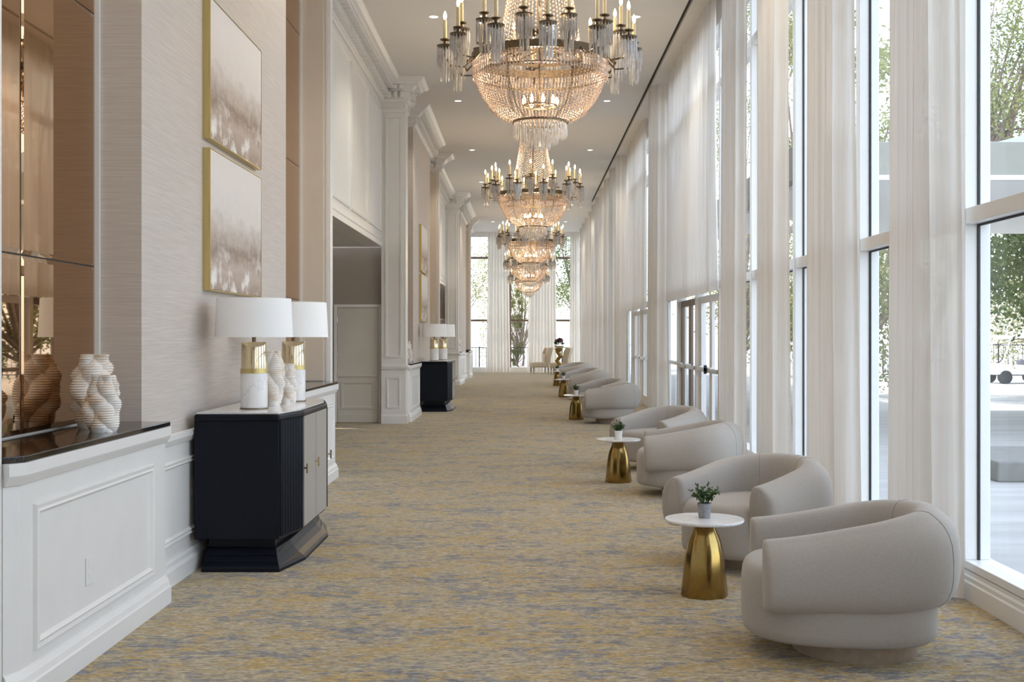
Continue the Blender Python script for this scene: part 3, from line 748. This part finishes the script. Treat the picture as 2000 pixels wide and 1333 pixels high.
# wing chairs, gold pedestal and flowers by the end windows
def wing_chair(loc, rz, label):
    C = tag(empty('wing_chair', loc, rz), label, 'armchair', 'cream high-back chairs')
    MB().box(-.42, .28, -.33, .33, .24, .46).build('seat', 'cream_fabric', C, bevel=.05)
    mb = MB(); rings = []
    for z, x, w in ((.40, .20, .31), (.6, .25, .32), (.85, .31, .35), (1.06, .36, .37)):
        rings.append([(x - .05, -w, z), (x + .09, -w, z), (x + .09, w, z), (x - .05, w, z)])
    mb.loft(rings).build('backrest', 'cream_fabric', C, bevel=.03)
    for s in (-1, 1):
        r2 = []
        for z, x, y in ((.40, .16, .31), (.6, .14, .32), (.85, .14, .35), (1.05, .24, .37)):
            r2.append([(x, s * y - .03, z), (.33, s * y - .03, z), (.33, s * y + .03, z), (x, s * y + .03, z)])
        MB().loft(r2).build('wing', 'cream_fabric', C, bevel=.015)
    MB().box(.10, .19, -.27, .27, .44, .78).build('back_cushion', 'cream_fabric', C, bevel=.035)
    for x in (-.36, .24):
        for y in (-.28, .28): MB().lathe([(.014, 0), (.022, .25)], 8, (x, y)).build('leg', 'dark_wood', C)
    return C
wc = wing_chair((.62, 48.3, 0), R(12), 'cream high-back wing chair turned sideways, left of the gold pedestal')
dup(wc, (1.42, 47.25, 0), R(-12), 'cream high-back wing chair right of the gold pedestal, half hidden')
G = tag(empty('gold_pedestal', (1.30, 46.4, 0)), 'gilded zigzag pedestal standing between the wing chairs', 'pedestal')
rings = []
for z, x, r in ((0, 0, .17), (.03, 0, .17), (.05, -.02, .10), (.22, -.09, .09), (.38, .06, .10), (.56, -.07, .09), (.74, .07, .10), (.90, -.03, .10), (.97, 0, .14), (1.02, 0, .17), (1.04, 0, .17)):
    rings.append([(x + r * cos(2 * pi * j / 20), r * sin(2 * pi * j / 20), z) for j in range(20)])
MB().loft(rings).build('column', 'satin_gold', G, smooth=False)
F = tag(empty('flower_arrangement', (1.32, 46.4, 1.04)), 'purple flowers in a tan bowl on the gilded pedestal', 'flowers')
smooth_by(MB().lathe([(.10, 0), (.17, .05), (.19, .11), (.175, .11), (.15, .06)], 24).build('bowl', 'cream_fabric', F))
rnd = random.Random(5); fl = MB(); lf = MB()
for i in range(260):
    a, b_ = rnd.uniform(0, 6.28), rnd.uniform(0, 1.5); rr = .20 * rnd.uniform(.6, 1)
    p = Vector((rr * cos(a) * sin(b_), rr * sin(a) * sin(b_), .15 + rr * 1.3 * cos(b_)))
    u = Vector((rnd.gauss(0, 1), rnd.gauss(0, 1), rnd.gauss(0, 1))).normalized() * .04; w = u.cross(Vector((rnd.random(), rnd.random(), 1))).normalized() * .035
    (fl if b_ < 1.0 else lf).add([p - u, p + w, p + u, p - w], [(0, 1, 2, 3)])
stuff(fl.build('petals', 'flower_purple', F)); stuff(lf.build('leaves', 'leaf_pot', F))
# ------------------------------------------------------------------ curtains
def curtain(y0, y1, z0, z1, xc, label, amp=.035, pleats=7, seed=0, flare=.06, axis='y', group='sheer curtains', name='sheer_curtain', bulge=.17):
    # a drawn bundle: the cloth leaves the window, bellies into the room and returns, with soft pleats
    rnd = random.Random(seed); n = pleats * 14; NZ = 16; mb = MB(); L = y1 - y0; c = (y0 + y1) / 2
    ph = [rnd.uniform(-.5, .5) for _ in range(pleats + 2)]; am = [rnd.uniform(.45, 1.2) for _ in range(pleats + 2)]
    for k in range(NZ + 1):
        q = k / NZ; wz = .90 + flare * 2.2 * (1 - q) ** 2 + .015 * sin(q * 5 + seed)
        for j in range(n + 1):
            t_ = j / n; pi_ = t_ * pleats; i0 = int(pi_); f = pi_ - i0; a = am[i0] * (1 - f) + am[min(i0 + 1, pleats + 1)] * f
            pp = ph[i0] * (1 - f) + ph[min(i0 + 1, pleats + 1)] * f
            belly = bulge * (1 - abs(2 * t_ - 1) ** 4.5)
            fade = .45 + .55 * (1 - q) ** .5
            w = -belly + amp * a * fade * sin(2 * pi * pi_ + pp + .4 * sin(q * 3 + seed)) + .012 * sin(pi_ * 2.3 + seed + q * 2)
            yy = (t_ - .5) * L * wz + .3 * amp * sin(4 * pi * pi_ + q)
            mb.v.append((w, yy, (z1 - z0) * q) if axis == 'y' else (yy, w, (z1 - z0) * q))
    for k in range(NZ):
        for j in range(n):
            a = k * (n + 1) + j; mb.f.append((a, a + 1, a + n + 2, a + n + 1))
    o = mb.build(name, 'sheer_gathered' if bulge > .01 else 'sheer', None, smooth=True, loc=(xc, c, z0) if axis == 'y' else (c, xc, z0))
    return tag(o, label, 'curtain', group)
CX = 2.47
near = ['tall white sheer curtain behind the nearest tub chair, rightmost in the picture', 'tall white sheer curtain, second from the right edge of the picture',
        'tall white sheer curtain, third from the right edge of the picture', 'tall white sheer curtain, fourth from the right, next to the entrance doors']
curtain(4.05, 5.30, .015, H - .01, CX, 'white sheer curtain just outside the right edge beside the clear window', seed=90)
for i in range(4):
    y = 6.68 + 2.12 * i
    curtain(y, y + .97, .015, H - .01, CX, near[i], seed=i + 1)
for y, nm in ((-4.4, 'fourth'), (-2.2, 'third'), (0.0, 'second'), (1.9, 'first')): curtain(y, y + 1.3, .015, H - .01, CX, 'white sheer curtain of the window wall beside and behind the camera, %s' % nm, seed=int(y * 10) + 99)
curtain(14.62, 20.1, 2.09, H - .01, CX - .06, 'wide raised sheer panel hanging above the nearer glass entrance doors', .05, 15, 21, 0.0, bulge=.0, name='raised_sheer_curtain', group='raised sheer panels')
curtain(20.4, 21.5, .015, H - .01, CX, 'full sheer curtain between the two raised sheer panels', .04, 8, 22, .10, bulge=.24)
curtain(23.6, 28.2, 2.09, H - .01, CX - .06, 'wide raised sheer panel hanging above the farther glass doors', .05, 12, 23, 0.0, bulge=.0, name='raised_sheer_curtain', group='raised sheer panels')
y = 28.5; i = 0
while y < 48.0:
    curtain(y, y + .85, .015, H - .01, CX, 'tall sheer curtain beyond the farther doors, %s of that row' % ORD[i], .04, 6, 30 + i, .06, bulge=.24)
    y += MODW; i += 1
curtain(-1.66, -.66, .015, 5.85, YF - .18, 'sheer curtain between left and middle end windows', .04, 7, 51, .04, 'x', 'end window curtains', bulge=.05)
curtain(.05, 1.32, .015, 5.85, YF - .18, 'sunlit sheer curtain behind the cream wing chairs', .04, 9, 52, .04, 'x', 'end window curtains', bulge=.05)
curtain(1.82, 2.26, .015, 5.85, YF - .22, 'dark narrow curtain in the far right corner by the end windows', .04, 4, 53, .04, 'x', 'end window curtains', bulge=.05)
# cord of the blind by the nearest mullion
cd = tag(empty('curtain_cord', (2.50, 6.98, 0)), 'thin white curtain cord hanging by the nearest mullion', 'cord')
MB().tube([(0, 0, .45), (0, .01, 3), (0, 0, 5.85)], .004, 5).tube([(.01, .05, .5), (.01, .045, 3), (.01, .05, 5.85)], .004, 5).build('cords', 'white_paint', cd)
MB().box(-.012, .012, -.02, .02, .40, .46).build('cleat', 'black_plastic', cd, bevel=.004)

# ------------------------------------------------------------------ chandeliers
def bead(mb, p, r, rz=1.0):
    x, y, z = p
    mb.add([(x + r, y, z), (x, y + r, z), (x - r, y, z), (x, y - r, z), (x, y, z + r * rz), (x, y, z - r * rz)],
           [(0, 1, 4), (1, 2, 4), (2, 3, 4), (3, 0, 4), (1, 0, 5), (2, 1, 5), (3, 2, 5), (0, 3, 5)])
def prism_drop(mb, p, L, r):
    x, y, z = p
    bead(mb, (x, y, z - .006), .006)
    v = [(x + r, y, z - .018), (x, y + r, z - .018), (x - r, y, z - .018), (x, y - r, z - .018), (x, y, z - .010)]
    v += [(x + r * 1.1, y, z - L * .8), (x, y + r * 1.1, z - L * .8), (x - r * 1.1, y, z - L * .8), (x, y - r * 1.1, z - L * .8), (x, y, z - L)]
    mb.add(v, [(0, 1, 4), (1, 2, 4), (2, 3, 4), (3, 0, 4), (0, 5, 6, 1), (1, 6, 7, 2), (2, 7, 8, 3), (3, 8, 5, 0), (6, 5, 9), (7, 6, 9), (8, 7, 9), (5, 8, 9)])
def interp(prof, s):
    ls = [0]
    for i in range(len(prof) - 1): ls.append(ls[-1] + math.hypot(prof[i + 1][0] - prof[i][0], prof[i + 1][1] - prof[i][1]))
    t_ = s * ls[-1]
    for i in range(len(prof) - 1):
        if t_ <= ls[i + 1] + 1e-9:
            f = (t_ - ls[i]) / (ls[i + 1] - ls[i]); return prof[i][0] + f * (prof[i + 1][0] - prof[i][0]), prof[i][1] + f * (prof[i + 1][1] - prof[i][1])
    return prof[-1]
def plen(prof): return sum(math.hypot(prof[i + 1][0] - prof[i][0], prof[i + 1][1] - prof[i][1]) for i in range(len(prof) - 1))
def chandelier(loc, label):
    # local z is height above the floor
    C = tag(empty('crystal_chandelier', loc), label, 'chandelier', 'crystal chandeliers down the corridor')
    RZ = 3.545
    def band(name, r0, r1, z0, z1, mat='bronze_ring', seg=64):
        return MB().lathe([(r1, z0), (r1, z1), (r0, z1), (r0, z0), (r1, z0)], seg, cap=False).build(name, mat, C)
    band('main_ring', .49, .508, RZ - .022, RZ + .032)
    band('lower_ring', .475, .485, 3.42, 3.432); band('bottom_ring', .19, .205, 3.075, 3.09); band('bulb_ring', .12, .13, 3.20, 3.21)
    band('top_ring', .15, .165, 4.86, 4.90); band('crown_ring', .30, .315, RZ + .02, RZ + .04)
    # crystal strands
    basket = [(.488, 3.425), (.475, 3.385), (.447, 3.31), (.405, 3.24), (.35, 3.165), (.27, 3.11), (.20, 3.085)]
    mb = MB(); rows = 20
    for j in range(96):
        a = 2 * pi * j / 96
        for i in range(rows):
            if i > 13 and j % 2: continue
            r, z = interp(basket, (i + .5 * (j % 2) + .3) / rows)
            bead(mb, (r * cos(a), r * sin(a), z), .0082 if i < 14 else .0075, 1.3)
    stuff(mb.build('bead_basket', 'crystal_bead', C))
    crown = [(.305, RZ + .04), (.285, 3.75), (.25, 3.95), (.215, 4.15), (.185, 4.35), (.165, 4.6), (.155, 4.86)]
    mb = MB(); rows = 42
    for j in range(56):
        a = 2 * pi * j / 56
        for i in range(rows):
            r, z = interp(crown, (i + .5 * (j % 2)) / rows); bead(mb, (r * cos(a), r * sin(a), z), .0075, 1.35)
    stuff(mb.build('bead_crown', 'crystal_bead', C))
    mb = MB()
    for j in range(120):
        a = 2 * pi * j / 120; bead(mb, (.503 * cos(a), .503 * sin(a), RZ - .028), .008)
        for q in range(3): prism_drop(mb, (.497 * cos(a + q * .01), .497 * sin(a + q * .01), RZ - .02 - .04 * q), .05, .0055)
    stuff(mb.build('ring_fringe', 'crystal_bead', C))
    mb = MB()
    for r, nn, z, L in ((.195, 44, 3.075, .11), (.13, 28, 3.06, .14), (.07, 14, 3.03, .16)):
        for j in range(nn): prism_drop(mb, (r * cos(2 * pi * j / nn), r * sin(2 * pi * j / nn), z), L, .007)
    bead(mb, (0, 0, 2.90), .03, 1.3)
    for j in range(30): prism_drop(mb, (.17 * cos(2 * pi * j / 30), .17 * sin(2 * pi * j / 30), 4.86), .12, .006)
    stuff(mb.build('tassel', 'crystal_prism', C))
    # stem, chain and canopy
    MB().tube([(0, 0, 3.2), (0, 0, 5.2)], .012, 8).build('stem', 'bronze_ring', C)
    MB().lathe([(.02, 4.88), (.19, 4.92), (.20, 4.94), (.06, 5.0), (.03, 5.1), (.015, 5.2)], 24).build('crown_cap', 'bronze_ring', C)
    chn = MB()
    for q in range(10):
        zc = 5.22 + q * .062
        chn.tube([((.014 * cos(u) if q % 2 else 0), (0 if q % 2 else .014 * cos(u)), zc + .036 * sin(u)) for u in [2 * pi * w / 10 for w in range(10)]], .004, 4, closed=True)
    chn.build('chain', 'bronze_ring', C)
    MB().lathe([(.02, H - .10), (.06, H - .06), (.12, H - .02), (.12, H - .001)], 24).build('ceiling_rose', 'bronze_ring', C)
    spk = MB()
    for j in range(6):
        a = j * pi / 3
        spk.tube([(0, 0, 3.62), (.49 * cos(a), .49 * sin(a), 3.60)], .006, 5).tube([(.01 * cos(a), .01 * sin(a), 3.21), (.125 * cos(a), .125 * sin(a), 3.205)], .005, 5)
        spk.tube([(.485 * cos(a), .485 * sin(a), 3.58), (.455 * cos(a), .455 * sin(a), 3.34), (.36 * cos(a), .36 * sin(a), 3.17), (.2 * cos(a), .2 * sin(a), 3.085)], .004, 5)
    spk.build('spokes', 'bronze_ring', C)
    # arms with candle cups
    arm_m = None
    proto = []
    for j in range(24):
        a = 2 * pi * (j + .25) / 24; tier = j % 2
        r, z = ((.70, 3.66), (.60, 3.745))[tier]
        if j < 2:
            A = empty('candle_arm'); 
            MB().tube([(.50, 0, RZ), (.56, 0, RZ - .06), (r - .04, 0, RZ - .05), (r, 0, RZ + .02), (r, 0, z - .03)], .007, 6).build('arm', 'bronze_ring', A)
            mbp = MB()
            for q in range(15):
                b = 2 * pi * q / 15; prism_drop(mbp, (r + .055 * cos(b), .055 * sin(b), z - .032), .12 + .05 * (q % 2), .0065)
            for q in range(7):
                b = 2 * pi * q / 7; prism_drop(mbp, (r + .03 * cos(b), .03 * sin(b), z - .05), .24, .0065)
            cup = smooth_by(MB().lathe([(.01, z - .05), (.02, z - .04), (.058, z - .03), (.062, z - .02), (.025, z - .022), (.014, z - .005), (.014, z + .012), (.036, z + .02), (.038, z + .026), (.012, z + .03)], 16, (r, 0)).build('drip_cup', 'bronze_ring', A))
            stuff(mbp.build('prisms', 'crystal_prism', A))
            cs = MB().lathe([(.0135, z + .028), (.0135, z + .165), (.009, z + .17)], 12, (r, 0)).build('candle', 'candle_sleeve', A, smooth=False)
            smooth_by(MB().lathe([(.006, z + .17), (.0125, z + .187), (.013, z + .20), (.008, z + .222), (.001, z + .236)], 10, (r, 0)).build('flame_bulb', 'candle_bulb', A))
            A.parent = C; A.rotation_euler = (0, 0, a); proto.append(A)
        else:
            A = copy_tree(proto[tier], C); A.rotation_euler = (0, 0, a)
    for j in range(9):
        a = 2 * pi * j / 9
        smooth_by(MB().lathe([(.004, 3.205), (.014, 3.225), (.015, 3.24), (.006, 3.268), (.001, 3.275)], 10, (.125 * cos(a), .125 * sin(a))).build('basket_bulb', 'candle_bulb', C))
    ld = bpy.data.lights.get('chandelier_glow')
    if ld is None:
        ld = bpy.data.lights.new('chandelier_glow', 'POINT'); ld.energy = CHAND_W; ld.color = (1, .76, .48); ld.shadow_soft_size = .12
    for z, s_ in ((3.33, 0), (3.95, 1)):
        lo = bpy.data.objects.new('glow', ld); COL.objects.link(lo); lo.parent = C; lo.location = (0, 0, z)
    return C
CY = [8.7, 17.0, 25.3, 33.6, 41.9]
c0 = chandelier((.105, CY[0], 0), 'largest crystal chandelier at the top, cut by the picture edge, nearest the camera')
for i, nm in enumerate(('second', 'third', 'fourth', 'fifth and farthest')):
    dup(c0, (.108, CY[i + 1], 0), .13 * (i + 1), 'crystal chandelier with candle arms, %s from the camera' % nm)

# recessed downlights
dl = bpy.data.lights.new('downlight', 'SPOT'); dl.energy = DOWNLIGHT_W; dl.spot_size = R(120); dl.spot_blend = .6; dl.color = (1, .91, .78); dl.shadow_soft_size = .06
k = 0
for j in range(-1, 8):
    for s_, sx in (('left', -1.27), ('right', 1.52)):
        y = 4.65 + 5.8 * j
        D = tag(empty('downlight', (sx, y, H)), 'small recessed ceiling downlight, %s row, %s from the front' % (s_, ORD[j + 1]), 'light', 'recessed downlights')
        MB().lathe([(.085, -.004), (.085, .0), (.06, .0), (.06, -.006), (.085, -.004)], 24, cap=False).build('trim_ring', 'white_paint', D)
        MB().lathe([(.06, -.003), (.055, -.002)], 24).build('lens', 'downlight_lens', D)
        lo = bpy.data.objects.new('lamp', dl); COL.objects.link(lo); lo.parent = D; lo.location = (0, 0, -.03)

# ------------------------------------------------------------------ outdoors
g = struct(MB().box(2.76, 90, -40, 140, -.30, -.06).build('ground', 'pavement'))
struct(MB().box(-60, 2.75, YF + .17, 140, -.30, -.06).build('ground', 'pavement'))
struct(MB().box(-6, 2.9, YB, YF + .2, H + .25, H + .7).build('roof', 'roof_grey'))
tag(MB().box(5.05, 8.4, 12.6, 14.4, -.06, .16).build('planter_curb', 'curb_concrete', bevel=.02), 'low grey concrete curb on the pavement outside the nearest window', 'curb')
cn = tag(empty('entrance_canopy', (4, 17.3, 3.8)), 'grey flat entrance canopy with white soffit outside the right windows', 'canopy')
MB().box(0, 13, 0, .15, .06, .56).box(0, .15, .15, 9, .06, .56).build('fascia', 'canopy_fascia', cn)
MB().box(.15, 13, .15, 9, 0, .12).build('soffit', 'canopy_white', cn)
MB().box(-.05, 13, -.05, .0, .0, .07).build('drip_edge', 'canopy_white', cn)
MB().box(.2, 13, .2, 9, .5, .6).add([(3.0, .3, .6), (6.4, .3, .6), (4.7, .3, 1.05), (3.0, 8, .6), (6.4, 8, .6), (4.7, 8, 1.05)], [(0, 1, 2), (3, 5, 4), (0, 2, 5, 3), (1, 4, 5, 2), (0, 3, 4, 1)]).build('roof', 'roof_grey', cn)
for x, y in ((11.5, 1.0), (11.5, 8.2)): MB().lathe([(.22, -3.86), (.22, .0)], 16, (x, y)).build('column', 'canopy_white', cn)
MB().box(3.3, 3.7, 5.5, 5.8, -.03, 0).build('soffit_light', 'curb_concrete', cn)

def railing(name, a, b, z, h, label, n):
    a, b = Vector((*a, z)), Vector((*b, z)); Fz = tag(empty(name, a), label, 'fence'); d = b - a
    for q in (h, .12): MB().tube([(0, 0, q), d + Vector((0, 0, q))], .02, 6).build('rail', 'black_iron', Fz)
    m_ = MB().tube([(0, 0, .1), (0, 0, h)], .011, 5)
    o0 = m_.build('baluster', 'black_iron', Fz)
    for i in range(1, n):
        o = o0.copy(); COL.objects.link(o); o.parent = Fz; o.location = d * (i / (n - 1))
    for i in range(0, n, 8):
        MB().tube([d * (i / (n - 1)), d * (i / (n - 1)) + Vector((0, 0, h + .05))], .028, 6).build('post', 'black_iron', Fz)
railing('balcony_railing', (-3.2, YF + 1.3), (3.2, YF + 1.3), -.06, 1.08, 'black iron railing outside the end windows', 44)
railing('garden_fence', (13.5, 44.5), (22, 43.5), -.06, 1.25, 'black iron fence outside behind the white golf cart', 50)

# golf cart
gc = tag(empty('golf_cart', (16.5, 39.5, -.06), R(8)), 'white golf cart parked outside the nearest window', 'golf cart')
MB().add([(x, y, z) for y in (-.55, .55) for x, z in ((-1.15, .30), (-1.15, .52), (-.95, .68), (-.5, .62), (-.42, .36), (.2, .36), (.25, .62), (1.1, .62), (1.15, .30))],
         [tuple(range(8, -1, -1)), tuple(range(9, 18))] + [(i, (i + 1) % 9, 9 + (i + 1) % 9, 9 + i) for i in range(9)]).build('body', 'cart_white', gc, bevel=.03)
MB().box(.22, .85, -.5, .5, .62, .78).box(.75, .88, -.5, .5, .78, 1.15).build('seat', 'cart_seat', gc, bevel=.03)
MB().box(-.75, 1.15, -.62, .62, 1.52, 1.60).build('roof', 'cart_white', gc, bevel=.03)
MB().box(.3, 1.1, -.5, .5, 1.60, 1.74).build('roof_rack', 'cart_white', gc, bevel=.03)
for y in (-.52, .52): MB().tube([(-.85, y, .66), (-.55, y, 1.53)], .022, 6).build('front_post', 'cart_white', gc); MB().tube([(1.05, y, .62), (1.05, y, 1.53)], .022, 6).build('rear_post', 'cart_white', gc)
MB().tube([(-.72, 0, .65), (-.38, 0, .98)], .02, 6).build('steering_column', 'tyre', gc)
for x in (-.75, .72):
    for y in (-.5, .5):
        MB().add([(x + .22 * cos(2 * pi * q / 18), y + e, .22 + .22 * sin(2 * pi * q / 18)) for e in (-.09, .09) for q in range(18)], [tuple(range(17, -1, -1)), tuple(range(18, 36))] + [(q, (q + 1) % 18, 18 + (q + 1) % 18, 18 + q) for q in range(18)]).build('wheel', 'tyre', gc)
bn = tag(empty('garden_table', (15.2, 42.6, -.06)), 'dark pedestal table by the fence left of the golf cart', 'table')
MB().box(-.75, .75, -.3, .3, .68, .75).build('table_top', 'bench_wood', bn); MB().box(-.1, .1, -.1, .1, 0, .68).build('pedestal', 'bench_wood', bn)

# trees
def tree(loc, h, trunk_h, rad, mat, label, seed, n=5200, leaf=.17, lean=(0, 0), blobs=14, flat=.75, trunk_r=.18):
    rnd = random.Random(seed); T = tag(empty('tree', loc), label, 'tree', 'trees outside the windows')
    tk = MB(); lf = MB(); top = Vector((lean[0], lean[1], trunk_h))
    tk.tube([(0, 0, -.1), Vector((lean[0] * .3 + .1, lean[1] * .3, trunk_h * .45)), top, top + Vector((lean[0] * .3, lean[1] * .3, (h - trunk_h) * .55))], [trunk_r, trunk_r * .85, trunk_r * .7, trunk_r * .25], 9)
    per = n // blobs
    for b in range(blobs):
        a = rnd.uniform(0, 6.283); rr = rad * math.sqrt(rnd.random()) * .85; zc = trunk_h * .85 + (h - trunk_h * .85) * rnd.random()
        c = Vector((top.x + rr * cos(a), top.y + rr * sin(a), zc)); br = rad * rnd.uniform(.28, .48)
        s = top * .7 + Vector((0, 0, trunk_h * .3 * rnd.random())); mid = (s + c) / 2 + Vector((rnd.gauss(0, .2), rnd.gauss(0, .2), .2))
        tk.tube([s, mid, c], [trunk_r * .45, trunk_r * .28, trunk_r * .08], 6)
        for q in range(per):
            d = Vector((rnd.gauss(0, 1), rnd.gauss(0, 1), rnd.gauss(0, flat))).normalized() * br * rnd.uniform(.45, 1.05); p = c + d
            u = Vector((rnd.gauss(0, 1), rnd.gauss(0, 1), rnd.gauss(0, 1))).normalized() * leaf * rnd.uniform(.5, 1.1)
            w = u.cross(Vector((rnd.gauss(0, 1), rnd.gauss(0, 1), rnd.gauss(0, 1)))).normalized() * leaf * .4
            lf.add([p - u * .5, p + w * .5, p + u * .5, p - w * .5], [(0, 1, 2, 3)])
    tk.build('trunk', 'bark', T); stuff(lf.build('foliage', mat, T))
    return T
tree((15.2, 31.0, -.06), 4.9, 2.3, 3.4, 'leaf_dark', 'dense dark green tree above the golf cart outside the nearest window', 1, 34000, .20, blobs=44, trunk_r=.12)
tree((25, 53, -.06), 7, 1.2, 6, 'leaf_pale', 'pale sunlit shrubby tree behind the garden fence', 2, 16000, .2, blobs=26)
tree((13.6, 40.5, -.06), 15.5, 8.5, 3.2, 'leaf_pine', 'tall leaning pine against the sky outside the nearest window', 3, 16000, .20, lean=(3.0, 0), blobs=34, trunk_r=.16)
tree((25, 43, -.06), 16, 8, 3.2, 'leaf_pine', 'second tall pine right of the leaning one outside the window', 12, 4200, .19, lean=(-1.0, .5), blobs=14, trunk_r=.2)
for i, (x, y, h, th, r, mt) in enumerate(((8.4, 31, 11, 1.2, 2.3, 'leaf_pine'), (13, 62, 9, 1.5, 3.6, 'leaf_pale'), (8.6, 47, 15, 1.2, 3.2, 'leaf_pine'), (19, 66, 11, 2.0, 4, 'leaf_dark'))):
    tree((x, y, -.06), h, th, r, mt, '%s %s tree seen in slivers between the right curtains' % (ORD[i], {'leaf_dark': 'dark green', 'leaf_pine': 'olive', 'leaf_pale': 'pale green'}[mt]), 20 + i, 14000, .18, blobs=30, trunk_r=.12)
fars = [(-4.0, 57, 11, 1.2, 3.2, 'leaf_pale', 'pale sunlit tree behind the leftmost end window'), (-.2, 62, 8, 1.0, 2.4, 'leaf_pale', 'pale sunlit tree behind the middle end window'),
        (2.6, 56, 12, 2.5, 2.2, 'leaf_dark', 'green pine behind the rightmost end window'), (-7, 70, 13, 2, 4.0, 'leaf_pine', 'tall olive pine far behind the leftmost end window'), (4.6, 72, 9, 1, 2.6, 'leaf_pale', 'pale tree far behind the rightmost end window')]
for i, (x, y, h, th, r, mt, lb) in enumerate(fars): tree((x, y, -.06), h, th, r, mt, lb, 40 + i, 17000, .13, blobs=34, trunk_r=.07)
tree((-.42, 55, -.06), 3.9, .3, .30, 'leaf_pale', 'slim yellow green conifer column behind the middle end window', 71, 6000, .10, blobs=30, trunk_r=.05)
